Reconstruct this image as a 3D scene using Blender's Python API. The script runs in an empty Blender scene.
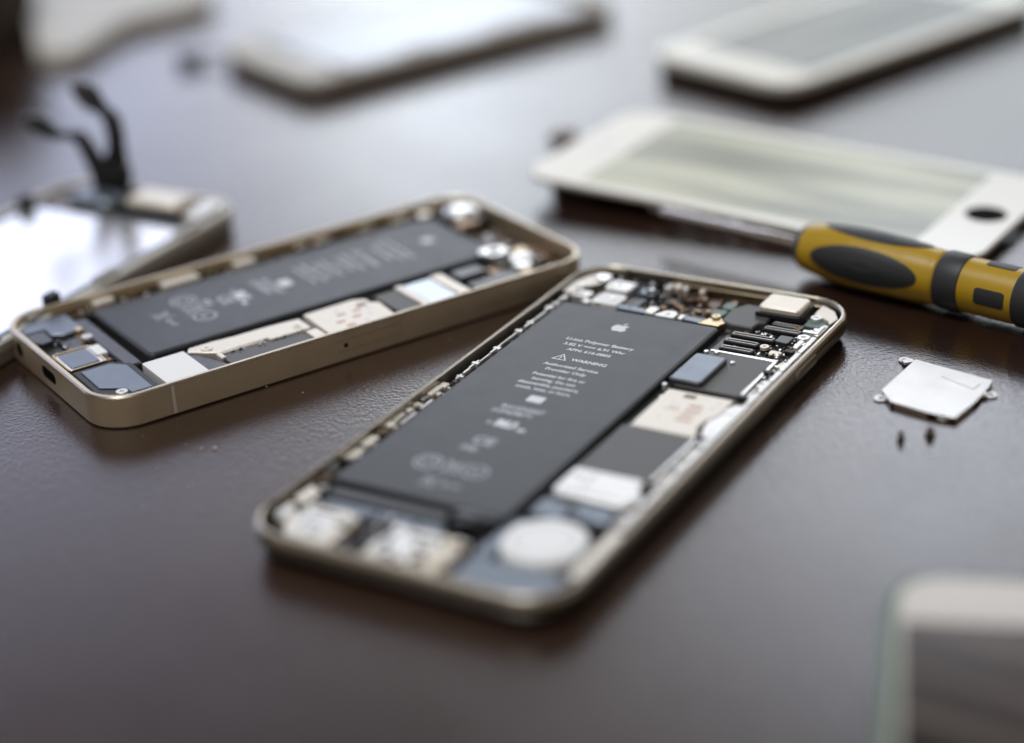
import bpy, bmesh, math, random
from mathutils import Vector, Matrix
S = 0.001                      # everything below is written in millimetres
R = math.radians
sc = bpy.context.scene
COL = sc.collection
rnd = random.Random(7)

# ------------------------------------------------------------------ materials
def new_mat(name):
    m = bpy.data.materials.new(name); m.use_nodes = True
    return m, m.node_tree, m.node_tree.nodes['Principled BSDF']

def mat(name, col, rough=.4, metal=0., bump=0., bscale=2.0, var=0., vscale=.4, rvar=0., spec=None, coat=0., trans=0., ior=None, emis=None):
    """procedural surface; bump/variation scales are in features per millimetre"""
    m, nt, b = new_mat(name)
    b.inputs['Base Color'].default_value = (*col, 1)
    b.inputs['Roughness'].default_value = rough
    b.inputs['Metallic'].default_value = metal
    if spec is not None: b.inputs['Specular IOR Level'].default_value = spec
    if coat: b.inputs['Coat Weight'].default_value = coat; b.inputs['Coat Roughness'].default_value = .08
    if trans: b.inputs['Transmission Weight'].default_value = trans
    if ior: b.inputs['IOR'].default_value = ior
    tc = nt.nodes.new('ShaderNodeTexCoord')
    if var:
        n = nt.nodes.new('ShaderNodeTexNoise'); n.inputs['Scale'].default_value = vscale/S; n.inputs['Detail'].default_value = 5
        nt.links.new(tc.outputs['Object'], n.inputs['Vector'])
        mx = nt.nodes.new('ShaderNodeMix'); mx.data_type = 'RGBA'
        mx.inputs[6].default_value = (*[max(0, c*(1-var)) for c in col], 1)
        mx.inputs[7].default_value = (*[min(1, c*(1+var)) for c in col], 1)
        nt.links.new(n.outputs['Fac'], mx.inputs[0]); nt.links.new(mx.outputs[2], b.inputs['Base Color'])
    if rvar:
        n = nt.nodes.new('ShaderNodeTexNoise'); n.inputs['Scale'].default_value = .25/S; n.inputs['Detail'].default_value = 6
        nt.links.new(tc.outputs['Object'], n.inputs['Vector'])
        mr = nt.nodes.new('ShaderNodeMapRange'); mr.inputs[3].default_value = max(.03, rough-rvar); mr.inputs[4].default_value = rough+rvar
        nt.links.new(n.outputs['Fac'], mr.inputs[0]); nt.links.new(mr.outputs[0], b.inputs['Roughness'])
    if bump:
        n = nt.nodes.new('ShaderNodeTexNoise'); n.inputs['Scale'].default_value = bscale/S; n.inputs['Detail'].default_value = 3
        nt.links.new(tc.outputs['Object'], n.inputs['Vector'])
        bp = nt.nodes.new('ShaderNodeBump'); bp.inputs['Strength'].default_value = 1; bp.inputs['Distance'].default_value = bump*S
        nt.links.new(n.outputs['Fac'], bp.inputs['Height']); nt.links.new(bp.outputs['Normal'], b.inputs['Normal'])
    return m

M = {}
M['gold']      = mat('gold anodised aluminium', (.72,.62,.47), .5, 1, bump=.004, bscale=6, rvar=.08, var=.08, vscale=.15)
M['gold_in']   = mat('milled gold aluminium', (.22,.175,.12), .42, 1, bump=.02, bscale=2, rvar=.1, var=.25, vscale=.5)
M['champagne'] = mat('champagne aluminium', (.40,.365,.31), .30, 1, bump=.003, bscale=6, rvar=.06)
M['chamfer']   = mat('bright cut gold edge', (.50,.44,.35), .28, 1, bump=.01, bscale=.4, rvar=.1, var=.12, vscale=.2)
M['battery']   = mat('satin black battery foil', (.030,.032,.037), .42, 0, bump=.02, bscale=.5, rvar=.05, spec=.35)
M['black']     = mat('matte black plastic', (.014,.014,.015), .45, bump=.01, bscale=3, spec=.3)
M['flex']      = mat('charcoal flex film', (.035,.037,.042), .32, bump=.03, bscale=.6, rvar=.08, spec=.42)
M['shieldfilm']= mat('dark grey shield film', (.075,.074,.072), .5, bump=.004, bscale=3, var=.06, vscale=.3)
M['bluefilm']  = mat('blue grey satin steel', (.17,.20,.24), .36, .6, bump=.01, bscale=1, rvar=.08)
M['dull_steel']= mat('dull tinned steel', (.34,.33,.32), .4, .8, bump=.006, bscale=3, rvar=.08)
M['pale_film'] = mat('pale blue foil', (.50,.55,.62), .3, .6, bump=.03, bscale=.5, rvar=.08)
M['steel']     = mat('brushed steel', (.78,.77,.75), .30, 1, bump=.006, bscale=3, rvar=.08)
M['white_steel']= mat('pale nickel plate', (.80,.79,.77), .42, .6, bump=.006, bscale=2, rvar=.06, var=.04)
M['cream']     = mat('cream nickel plate', (.80,.74,.65), .45, .4, bump=.008, bscale=2, var=.05)
M['sim_label'] = mat('cream printed plate', (.84,.78,.70), .5, .2, bump=.005, bscale=3, var=.04)
M['print_red'] = mat('faded red print', (.58,.40,.33), .6)
M['print_brown']= mat('brown print', (.25,.17,.12), .6)
M['print_grey']= mat('pale grey print', (.66,.68,.72), .5)
M['print_dim'] = mat('dim grey print', (.38,.39,.42), .5)
M['pcb']       = mat('black circuit board', (.015,.018,.017), .35, bump=.02, bscale=2, var=.3)
M['pcb_green'] = mat('grey green circuit board', (.12,.17,.15), .45, var=.3)
M['copper']    = mat('bronze contact', (.26,.17,.10), .4, .8, var=.3, vscale=1)
M['brown_flex']= mat('amber brown flex', (.10,.055,.03), .35, .1, var=.4, vscale=.5)
M['gold_contact']= mat('gold contact', (.62,.50,.32), .35, 1)
M['white_paper']= mat('white sticker', (.82,.82,.82), .55, bump=.006, bscale=2)
M['white_glass']= mat('white bezel glass', (.70,.67,.60), .12, spec=.4)
M['white_plastic']= mat('white plastic frame', (.55,.53,.49), .5, bump=.01, bscale=2)
M['grey_plastic']= mat('grey frame plastic', (.34,.31,.28), .4, .3, bump=.01, bscale=2)
M['mirror_plate']= mat('mirror backing plate', (.84,.84,.84), .26, .85, bump=.02, bscale=.12)
M['foil_plate']= mat('dull foil backing', (.30,.31,.325), .35, 1, bump=.03, bscale=.1)
M['yellow']    = mat('ochre yellow plastic', (.43,.265,.012), .36, bump=.006, bscale=3, rvar=.06, var=.06)
M['rubber']    = mat('black rubber grip', (.022,.023,.026), .5, bump=.012, bscale=3, rvar=.08)
M['chrome']    = mat('driver shaft steel', (.62,.58,.55), .25, 1, bump=.004, bscale=4)
M['dark_screw']= mat('black oxide screw', (.06,.045,.035), .35, .9)
M['glass_edge']= mat('greenish glass edge', (.07,.125,.08), .35, 0, spec=.25)
M['beige_glass']= mat('beige bezel glass', (.46,.41,.355), .22, spec=.5)
M['wood_dark'] = mat('dark brown leather', (.040,.028,.017), .8, spec=.15, bump=.2, bscale=.4)
M['hole']      = mat('dark opening', (.006,.005,.005), .8, spec=.03)
M['groove']    = mat('shadowed seam', (.30,.25,.18), .5, 1)
M['crumb']     = mat('pale crumb', (.6,.5,.42), .7, var=.2)

def table_mat():
    m, nt, b = new_mat('dark brown grained tabletop'); N = nt.nodes; Lk = nt.links
    tc = N.new('ShaderNodeTexCoord')
    n1 = N.new('ShaderNodeTexNoise'); n1.inputs['Scale'].default_value = .012/S; n1.inputs['Detail'].default_value = 6
    Lk.new(tc.outputs['Object'], n1.inputs['Vector'])
    cr = N.new('ShaderNodeValToRGB'); cr.color_ramp.elements[0].color = (.015,.0065,.0045,1); cr.color_ramp.elements[1].color = (.030,.0145,.0095,1)
    cr.color_ramp.elements[0].position = .3; cr.color_ramp.elements[1].position = .7
    Lk.new(n1.outputs['Fac'], cr.inputs[0]); Lk.new(cr.outputs[0], b.inputs['Base Color'])
    mr = N.new('ShaderNodeMapRange'); mr.inputs[3].default_value = .19; mr.inputs[4].default_value = .27
    n2 = N.new('ShaderNodeTexNoise'); n2.inputs['Scale'].default_value = .03/S; n2.inputs['Detail'].default_value = 8
    Lk.new(tc.outputs['Object'], n2.inputs['Vector']); Lk.new(n2.outputs['Fac'], mr.inputs[0]); Lk.new(mr.outputs[0], b.inputs['Roughness'])
    b.inputs['Specular IOR Level'].default_value = .85
    # fine orange-peel / leather grain
    v = N.new('ShaderNodeTexVoronoi'); v.feature = 'SMOOTH_F1'; v.inputs['Scale'].default_value = 1.6/S
    n3 = N.new('ShaderNodeTexNoise'); n3.inputs['Scale'].default_value = .7/S; n3.inputs['Detail'].default_value = 4; n3.inputs['Distortion'].default_value = .6
    Lk.new(tc.outputs['Object'], n3.inputs['Vector']); Lk.new(tc.outputs['Object'], v.inputs['Vector'])
    ad = N.new('ShaderNodeMath'); ad.operation = 'ADD'; Lk.new(v.outputs['Distance'], ad.inputs[0]); Lk.new(n3.outputs['Fac'], ad.inputs[1])
    bp = N.new('ShaderNodeBump'); bp.inputs['Strength'].default_value = 1; bp.inputs['Distance'].default_value = .045*S
    Lk.new(ad.outputs[0], bp.inputs['Height']); Lk.new(bp.outputs['Normal'], b.inputs['Normal'])
    return m
M['table'] = table_mat()

def screen_mat(name, col, rough=.07, spec=.7, refl_streak=None, ang=0, sc_=.10, streak_rough=1.0):
    """unlit display glass; streak = colour of window reflections painted as bands along the glass"""
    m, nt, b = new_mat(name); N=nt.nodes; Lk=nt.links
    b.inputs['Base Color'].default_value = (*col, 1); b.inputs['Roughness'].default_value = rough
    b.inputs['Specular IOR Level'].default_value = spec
    if refl_streak:
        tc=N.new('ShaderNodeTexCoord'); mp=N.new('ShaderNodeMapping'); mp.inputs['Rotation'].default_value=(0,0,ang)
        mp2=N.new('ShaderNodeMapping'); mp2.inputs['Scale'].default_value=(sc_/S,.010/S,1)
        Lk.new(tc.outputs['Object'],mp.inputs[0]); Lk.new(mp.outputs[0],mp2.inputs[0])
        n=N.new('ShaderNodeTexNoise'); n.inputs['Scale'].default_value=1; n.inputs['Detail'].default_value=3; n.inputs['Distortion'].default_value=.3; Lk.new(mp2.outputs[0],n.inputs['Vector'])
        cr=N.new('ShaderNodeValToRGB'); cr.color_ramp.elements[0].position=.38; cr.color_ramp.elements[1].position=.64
        cr.color_ramp.elements[0].color=(*col,1); cr.color_ramp.elements[1].color=(*refl_streak,1)
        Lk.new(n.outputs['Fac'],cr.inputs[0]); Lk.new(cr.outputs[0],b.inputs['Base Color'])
        mr=N.new('ShaderNodeMapRange'); mr.inputs[1].default_value=.35; mr.inputs[2].default_value=.65; mr.inputs[3].default_value=rough; mr.inputs[4].default_value=rough+.12*streak_rough
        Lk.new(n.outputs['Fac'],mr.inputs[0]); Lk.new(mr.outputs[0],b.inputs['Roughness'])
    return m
M['screen_green'] = screen_mat('unlit greenish screen', (.13,.135,.08), .05, .42, (.40,.40,.25), 0, .085)  # yellow-green window reflection put into the screen colour as long bands
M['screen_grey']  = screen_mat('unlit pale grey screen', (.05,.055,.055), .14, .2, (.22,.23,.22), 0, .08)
M['screen_dark']  = screen_mat('unlit dark screen', (.008,.006,.005), .1, .18, (.085,.058,.042), R(-68), .16)  # slanted reflection stripes painted into the screen colour

# ------------------------------------------------------------------ mesh builder
class MB:
    def __init__(s, ox=0, oy=0): s.v=[]; s.f=[]; s.mi=[]; s.ox=ox; s.oy=oy; s.cur=0
    def add(s, vs, fs):
        b=len(s.v); s.v += [(x-s.ox, y-s.oy, z) for x,y,z in vs]
        s.f += [tuple(b+i for i in f) for f in fs]; s.mi += [s.cur]*len(fs); return s
    def rings(s, rs, cap0=True, cap1=True, closed=True):
        n=len(rs[0]); vs=[p for r in rs for p in r]; fs=[]
        for k in range(len(rs)-1):
            for i in range(n if closed else n-1):
                j=(i+1)%n; fs.append((k*n+i,k*n+j,(k+1)*n+j,(k+1)*n+i))
        if cap0: fs.append(tuple(range(n-1,-1,-1)))
        if cap1: fs.append(tuple((len(rs)-1)*n+i for i in range(n)))
        return s.add(vs,fs)
    def loft(s, u0,v0,u1,v1,r,prof,seg=8,cap0=True,cap1=True):
        s.rings([[(x,y,z) for x,y in rrect(u0+i,v0+i,u1-i,v1-i,max(r-i,.02),seg)] for i,z in prof],cap0,cap1); return s
    def rbox(s, u0,v0,u1,v1,z0,z1,r=.3,ch=.12,seg=3):
        r=min(r,(u1-u0)/2-.001,(v1-v0)/2-.001); ch=min(ch,(z1-z0)*.5,(u1-u0)*.3,(v1-v0)*.3)
        return s.loft(u0,v0,u1,v1,r,[(0,z0),(0,z1-ch),(ch,z1)],seg)
    def poly(s, pts, z0, z1, ch=.1):
        a=sum(pts[i][0]*pts[(i+1)%len(pts)][1]-pts[(i+1)%len(pts)][0]*pts[i][1] for i in range(len(pts)))
        if a<0: pts=pts[::-1]
        ins=inset(pts,ch)
        return s.rings([[(x,y,z0) for x,y in pts],[(x,y,z1-ch) for x,y in pts],[(x,y,z1) for x,y in ins]])
    def cyl(s,cx,cy,r,z0,z1,n=20,ch=.08,r1=None):
        r1=r if r1 is None else r1
        c=[(math.cos(2*math.pi*i/n),math.sin(2*math.pi*i/n)) for i in range(n)]
        return s.rings([[(cx+r*a,cy+r*b,z0) for a,b in c],[(cx+r1*a,cy+r1*b,z1-ch) for a,b in c],[(cx+(r1-ch)*a,cy+(r1-ch)*b,z1) for a,b in c]])
    def ring(s,cx,cy,ro,ri,z0,z1,n=20):
        c=[(math.cos(2*math.pi*i/n),math.sin(2*math.pi*i/n)) for i in range(n)]
        P=[(ro,z0),(ro,z1-.05),(ro-.05,z1),(ri+.05,z1),(ri,z1-.05),(ri,z0)]
        vs=[(cx+r*a,cy+r*b,z) for r,z in P for a,b in c]; fs=[]
        for k in range(len(P)):
            k2=(k+1)%len(P)
            for i in range(n):
                j=(i+1)%n; fs.append((k*n+i,k*n+j,k2*n+j,k2*n+i))
        return s.add(vs,fs)
    def frame(s,u0,v0,u1,v1,r,w,z0,z1,seg=6,ch=.1):
        """closed ring of rectangular section"""
        P=[(0,z0),(0,z1-ch),(ch,z1),(w-ch,z1),(w,z1-ch),(w,z0)]
        rs=[[(x,y,z) for x,y in rrect(u0+i,v0+i,u1-i,v1-i,max(r-i,.05),seg)] for i,z in P]
        rs.append(rs[0]); return s.rings(rs,False,False)
    def tube(s,pts,r,n=10,cap=True,rx=None):
        """round (or flattened) tube along a path"""
        P=[Vector(p) for p in pts]; rs=[]
        for k,p in enumerate(P):
            t=(P[min(k+1,len(P)-1)]-P[max(k-1,0)]).normalized()
            a=t.cross(Vector((0,0,1))); a=a.normalized() if a.length>1e-3 else Vector((1,0,0)); b=t.cross(a)
            rr=r[k] if isinstance(r,(list,tuple)) else r; r2=rx if rx is not None else rr
            rs.append([tuple(p+a*r2*math.cos(2*math.pi*i/n)+b*rr*math.sin(2*math.pi*i/n)) for i in range(n)])
        return s.rings(rs,cap,cap)
    def ribbon(s,pts,w,t,ang=0):
        """flat strip; width direction fixed horizontally at ang"""
        a=Vector((math.cos(ang),math.sin(ang),0)); P=[Vector(p) for p in pts]; rs=[]
        for k,p in enumerate(P):
            d=(P[min(k+1,len(P)-1)]-P[max(k-1,0)]).normalized(); nrm=d.cross(a).normalized()
            ww=w[k] if isinstance(w,(list,tuple)) else w
            rs.append([tuple(p+a*sx*ww/2+nrm*sz*t/2) for sx,sz in ((-1,-1),(1,-1),(1,1),(-1,1))])
        return s.rings(rs)
    def mesh_from(s, me, mtx):
        s.add([tuple(mtx@v.co) for v in me.vertices],[tuple(p.vertices) for p in me.polygons]); return s
    def build(s,name,mats,parent=None,smooth=35,label=None):
        me=bpy.data.meshes.new(name); me.from_pydata([(x*S,y*S,z*S) for x,y,z in s.v],[],s.f); me.update()
        mats=mats if isinstance(mats,(list,tuple)) else [mats]
        for m in mats: me.materials.append(M[m])
        if len(mats)>1: me.polygons.foreach_set('material_index',s.mi)
        bm=bmesh.new(); bm.from_mesh(me); bmesh.ops.recalc_face_normals(bm,faces=bm.faces); bm.to_mesh(me); bm.free()
        me.shade_smooth(); me.set_sharp_from_angle(angle=R(smooth))
        ek={e.key:e.index for e in me.edges}; sh=me.attributes.get('sharp_edge') or me.attributes.new('sharp_edge','BOOLEAN','EDGE')
        for p in me.polygons:                 # flat tops stay flat
            if len(p.vertices)>8 or (len(p.vertices)==4 and p.area>4e-5):
                for k in p.edge_keys: sh.data[ek[k]].value=True
        o=bpy.data.objects.new(name,me); COL.objects.link(o)
        if parent: o.parent=parent
        if label: o['label']=label
        return o

def rrect(x0,y0,x1,y1,r,seg=8):
    out=[]; r=max(min(r,(x1-x0)/2-1e-4,(y1-y0)/2-1e-4),1e-4)
    for cx,cy,a0 in ((x1-r,y1-r,0),(x0+r,y1-r,90),(x0+r,y0+r,180),(x1-r,y0+r,270)):
        for k in range(seg+1):
            a=R(a0+90*k/seg); out.append((cx+r*math.cos(a),cy+r*math.sin(a)))
    return out
def inset(p,d):
    n=len(p); out=[]
    for i in range(n):
        a,b,c=Vector(p[i-1]),Vector(p[i]),Vector(p[(i+1)%n])
        e1=(b-a).normalized(); e2=(c-b).normalized(); n1=Vector((-e1.y,e1.x)); n2=Vector((-e2.y,e2.x))
        m=(n1+n2); 
        if m.length<1e-4: m=n1
        m.normalize(); k=d/max(.4,m.dot(n1)); out.append((b.x+m.x*k,b.y+m.y*k))
    return out

def thing(name,label,cat,x,y,th=0,group=None,z=0):
    o=bpy.data.objects.new(name,None); COL.objects.link(o); o.empty_display_size=.01
    o.location=(x*S,y*S,z*S); o.rotation_euler=(0,0,th); o['label']=label; o['category']=cat
    if group:o['group']=group
    return o

# text as real flat print
def text_mesh(string,size,align='CENTER',shear=0,bold=0):
    cu=bpy.data.curves.new('t','FONT'); cu.body=string; cu.size=size; cu.align_x=align; cu.shear=shear; cu.offset=bold; cu.resolution_u=3
    o=bpy.data.objects.new('t',cu); COL.objects.link(o)
    bpy.context.view_layer.update()
    dg=bpy.context.evaluated_depsgraph_get(); me=bpy.data.meshes.new_from_object(o.evaluated_get(dg))
    bpy.data.objects.remove(o); bpy.data.curves.remove(cu); return me
def put_text(mb,string,u,v,z,size,bold=.0,sx=1):
    me=text_mesh(string,1.0,bold=bold/size if size else 0)
    mb.mesh_from(me,Matrix.Translation((u,v,z))@Matrix.Diagonal((size*sx,size,1,1))); bpy.data.meshes.remove(me)

# ------------------------------------------------------------------ setting
t=MB(); t.loft(-900,-100,900,1500,20,[(1,-25),(0,-24),(0,-1.5),(1.5,0)],6)
tab=t.build('tabletop','table'); tab['kind']='structure'

# ------------------------------------------------------------------ logos and battery print
def cat(P,n=5):
    out=[]; N=len(P)
    for i in range(N):
        p0,p1,p2,p3=[Vector(P[(i+k)%N]) for k in (-1,0,1,2)]
        for j in range(n):
            t=j/n; q=.5*((2*p1)+(-p0+p2)*t+(2*p0-5*p1+4*p2-p3)*t*t+(-p0+3*p1-3*p2+p3)*t**3); out.append((q.x,q.y))
    return out
def fruit(mb,u,v,z,h):
    body=[(0,.74),(.12,.80),(.26,.82),(.40,.77),(.47,.70),(.38,.60),(.345,.46),(.40,.33),(.50,.25),(.43,.10),(.33,-.03),(.22,-.08),(.11,-.05),(0,-.03),
          (-.11,-.05),(-.22,-.08),(-.34,-.02),(-.46,.17),(-.52,.38),(-.49,.60),(-.38,.76),(-.24,.82),(-.10,.79)]
    b=cat(body); mb.add([(u+x*h,v+(y-.4)*h,z) for x,y in b],[tuple(range(len(b)))])
    leaf=cat([(-.01,.86),(.01,.98),(.09,1.08),(.20,1.13),(.19,1.01),(.11,.90)])
    mb.add([(u+x*h,v+(y-.4)*h,z) for x,y in leaf],[tuple(range(len(leaf)))])
def polyline(mb,pts,w,z,closed=True):
    n=len(pts); o=inset(pts,w) ; m=len(pts)
    mb.add([(x,y,z) for x,y in pts]+[(x,y,z) for x,y in o],[(i,(i+1)%m,m+(i+1)%m,m+i) for i in range(m)])
def circ(mb,u,v,r,w,z,n=20):
    polyline(mb,[(u+r*math.cos(2*math.pi*i/n),v+r*math.sin(2*math.pi*i/n)) for i in range(n)],w,z)
def wbin(mb,u,v,h,z):
    polyline(mb,[(u-.3*h,v+.3*h),(u-.2*h,v-.4*h),(u+.2*h,v-.4*h),(u+.3*h,v+.3*h)],.07*h,z)
    for s_ in (-1,1):
        a,b=(u-.45*h*s_,v-.5*h),(u+.45*h*s_,v+.5*h)
        mb.add([(a[0],a[1],z+.002),(a[0]+.08*h,a[1],z+.002),(b[0]+.08*h,b[1],z+.002),(b[0],b[1],z+.002)],[(0,1,2,3)])
def battery_print(bat,ox,oy,uc,vtop,z,k=1,vs=None):
    """logo, cell data, warning and marks; vs maps the rows along the cell"""
    a=MB(ox,oy)
    V=vs or dict(logo=107.6,l1=98.1,l2=95.6,l3=93.2,w=88.7,a1=85.2,a2=82.9,b1=80.0,b2=77.8,b3=75.6,b4=73.4)
    fruit(a,uc+.2,V['logo'],z,3.6*k)
    for s_,key,sz in (('Li-ion Polymer Battery','l1',1.75),('3.82 V === 6.91 Whr','l2',1.65),('APN: 616-0805','l3',1.65),
                      ('Authorized Service','a1',1.65),('Provider Only','a2',1.65),('Potential for fire or','b1',1.55),
                      ('burning. Do not','b2',1.55),('disassemble, puncture,','b3',1.55),('crush, heat, or burn.','b4',1.55)):
        put_text(a,s_,uc,V[key],z,sz*k,bold=.045*k)
    put_text(a,'WARNING',uc+2.4*k,V['w'],z,1.7*k,bold=.06*k)
    tri=[(uc-6.2*k,V['w']-.5*k),(uc-2.6*k,V['w']-.5*k),(uc-4.4*k,V['w']+2.5*k)]
    polyline(a,tri,.3*k,z); put_text(a,'!',uc-4.4*k,V['w']-.1*k,z,2.0*k,bold=.06*k)
    a.build('printed_text','print_grey',bat)
def battery_marks(bat,ox,oy,uc,z,V,k=1):
    """approval marks below the warning; V gives the rows along the cell"""
    a=MB(ox,oy); b=MB(ox,oy)
    a.rbox(uc-1.0*k,V[0]-1.3*k,uc+2.6*k,V[0]+1.5*k,z-.01,z+.004,r=.4,ch=.001)
    put_text(b,'R41234567',uc+.6*k,V[1]+.2*k,z,2.1*k,bold=.12); put_text(b,'1CP4/38/91',uc-.6*k,V[1]-2.0*k,z,2.0*k,bold=.12)
    put_text(a,'RU',uc+.8*k,V[2]-1.0*k,z,3.4*k,bold=.28); put_text(b,'c',uc-2.8*k,V[2]-.8*k,z,2.2*k,bold=.15); put_text(a,'us',uc+4.8*k,V[2]-1.6*k,z,2.2*k,bold=.1)
    put_text(b,'CE',uc+.6*k,V[3],z,4.0*k,bold=.15); put_text(b,'PSE',uc-.6*k,V[3]-3.2*k,z,2.4*k,bold=.1)
    circ(b,uc-4.9*k,V[4],2.9*k,.5*k,z); circ(b,uc-4.9*k,V[4],1.6*k,.4*k,z); wbin(b,uc+.6*k,V[4],5.4*k,z); circ(b,uc+5.6*k,V[4],2.6*k,.5*k,z)
    put_text(b,'Li',uc+5.6*k,V[4]-.8*k,z,2.2*k,bold=.1); wbin(b,uc-.6*k,V[5],4.2*k,z); put_text(b,'20 47',uc+4*k,V[5]-.6*k,z,1.9*k,bold=.05)
    a.build('printed_mark','print_grey',bat); b.build('printed_symbols','print_dim',bat)

def screw(parent,ox,oy,u,v,z,r=.75,m='steel',name='screw'):
    a=MB(ox,oy); a.ring(u,v,r,r*.38,z-.6,z+.12,16); a.cyl(u,v,r*.4,z-.6,z-.08,12,ch=.02)
    return a.build(name,m,parent)

# ================================================================== FRONT PHONE
W1,L1=67,138.1; X1,Y1,T1=12.26,361.13,-0.54946
P1=thing('opened_phone','opened champagne smartphone in front centre, long black battery with fruit logo and warning text showing','smartphone',X1,Y1,T1,'opened phones without screens')
o1=(W1/2,L1/2)
def A(): return MB(*o1)
h=A(); h.loft(0,0,W1,L1,10.2,[(3.6,0),(2.4,.3),(1.3,1.1),(.55,2.3),(.12,3.6),(0,4.5),(.12,5.2),(.4,5.75),(.8,6.0),(1.3,6.0),(1.42,5.88),(1.5,4.2),(1.55,1.1)],14)
shell1=h.build('housing','champagne',P1,smooth=50)
h=A(); h.frame(.7,.7,W1-.7,L1-.7,9.5,.34,5.7,6.1,14,ch=.12); h.build('rim','chamfer',P1)
# inner back plate
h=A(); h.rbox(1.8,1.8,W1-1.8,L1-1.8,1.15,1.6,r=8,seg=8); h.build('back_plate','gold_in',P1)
# side button and seams
h=A(); h.loft(W1-.8,101.5,W1+.22,112,.38,[(0,3.1),(0,4.7),(.12,4.9)],4); h.build('side_button','champagne',P1)
h=A(); h.loft(W1-.2,76,W1+.02,88,.1,[(0,3.0),(0,3.14)],2); h.loft(W1-.2,76,W1+.02,88,.1,[(0,4.2),(0,4.3)],2); h.build('tray_seam','groove',P1)

# battery
b=A(); b.loft(4.9,24.5,43.2,116.3,1.3,[(.4,1.6),(0,2.1),(0,4.6),(.25,4.95),(.7,5.08)],6)
bat1=b.build('battery','battery',P1,smooth=60)
battery_print(bat1,*o1,23.3,0,5.10)
battery_marks(bat1,*o1,23.2,5.10,(69.5,63.7,57.4,48.2,37.8,31.2))
b=A(); b.rbox(43.25,26,45.2,118,1.6,3.4,r=.5); b.build('battery_gutter','black',P1)
b=A(); b.rbox(3.35,24,4.85,117.2,1.6,3.7,r=.4); b.build('battery_gutter','black',P1)

# left rail with clips (between rim and battery)
h=A(); h.rbox(1.62,20,4.85,120,1.6,3.6,r=.3); h.build('side_channel','black',P1)
r_=random.Random(3)
h=A(); v=72.
while v<121:
    l=r_.uniform(1.5,5.5); w0=3.35+r_.uniform(-.2,.2); h.rbox(w0,v,w0+r_.uniform(.35,.6),v+l,4.0,4.9+r_.uniform(-.15,.2),r=.12,ch=.08)
    if r_.random()<.75: h.rbox(w0-.5,v+l*.5,w0+1.2,v+l*.5+r_.uniform(.5,1.1),4.0,5.05+r_.uniform(-.1,.2),r=.15,ch=.08)
    v+=l-.15 if r_.random()<.75 else l+.7
h.build('metal_rail','white_steel',P1)
rc=random.Random(12); v=20.5
while v<70:
    l=rc.uniform(.9,4.2); wd=rc.uniform(.7,2.2); h=A()
    h.rbox(1.7,v,1.7+wd,v+l,3.4,4.6+rc.random()*.7,r=.3,ch=.2)
    if rc.random()<.6: h.rbox(2.0+wd*.6,v+l*.3,3.0+wd*.7,v+l*.3+rc.uniform(.4,1.4),3.4,4.4+rc.random()*.5,r=.2,ch=.12)
    h.build('side_clip',rc.choice(['cream','champagne','gold_in','dull_steel','cream']),P1); v+=l+rc.uniform(.3,1.6)
for (v0,l) in ((50,5.6),(57.6,4.2)):
    h=A(); h.rbox(3.9,v0,4.5,v0+l,3.8,4.8,r=.15,ch=.1); h.build('side_spring','white_steel',P1)

# right antenna rail
h=A(); h.rbox(61.3,29,64.6,128,1.6,4.3,r=.4); h.build('side_channel','champagne',P1)
h=A(); h.rbox(64.62,29,65.4,128,1.6,3.8,r=.2); h.build('rim_gap','black',P1)
h=A(); v=30.
while v<126:
    l=r_.uniform(3,9); h.rbox(62.9,v,64.1,v+l,4.3,4.95+r_.uniform(-.1,.12),r=.3,ch=.12)
    if r_.random()<.6: h.rbox(61.8,v+l*.4,63.2,v+l*.4+r_.uniform(.6,1.6),4.4,5.0,r=.2,ch=.1)
    v+=l+r_.uniform(.2,.9)
h.build('metal_rail','white_steel',P1)
for v0 in (43.5,66.6,86.4,99,110): 
    h=A(); h.rbox(60.6,v0,62.6,v0+1.3,3.5,5.25,r=.25); h.build('latch','black',P1)

# logic board and its shields
h=A(); h.poly([(44.9,30),(61.5,30),(61.5,122),(57,122),(57,130),(44.9,130),(44.9,121),(46,119),(44.9,117)],1.6,3.7,.05)
board1=h.build('logic_board','pcb',P1)
def smd(mb,u0,v0,u1,v1,z,n,rr,big=1.):
    for _ in range(n):
        u=rr.uniform(u0,u1); v=rr.uniform(v0,v1); a,b_=rr.choice([(.5,.9),(.9,.5),(.4,.4),(.6,1.2),(1.3,.7)]); a*=big; b_*=big
        mb.cur=rr.choice([0,0,1,2]); mb.rbox(u,v,u+a,v+b_,z-.05,z+rr.uniform(.2,.55),r=.08,ch=.05,seg=1)
h=A(); smd(h,46,105.5,61,121,3.7,120,r_); smd(h,56,119,61,131,3.7,26,r_); smd(h,45.2,45,46.2,104,3.7,26,r_,.8)
o=h.build('board_components',['steel','black','copper'],board1); o['kind']='stuff'
h=A(); h.rbox(46.2,87.2,60.4,105,3.7,4.85,r=.3,ch=.1); h.build('chip_shield','shieldfilm',P1)
h=A(); h.rbox(46.0,105.05,60.8,105.75,3.7,4.95,r=.1,ch=.06); h.rbox(60.45,87,61.1,105,3.7,4.9,r=.1,ch=.06); h.build('shield_fence','steel',P1)
h=A(); h.rbox(44.7,87.6,52.0,101.2,4.0,5.9,r=.9,ch=.25,seg=5); cap=h.build('foil_cap','flex',P1)
h=A(); h.rbox(45.1,88.1,51.5,100.7,5.9,5.925,r=.7,ch=.01,seg=4); h.build('foil_top','bluefilm',cap)
for u,v in ((52.9,101.2),(45.6,104.2),(47.8,104.6),(44.6,86.4)): 
    h=A(); h.cyl(u,v,.55,3.7,5.15,12); h.build('solder_post','white_steel',P1)
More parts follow.
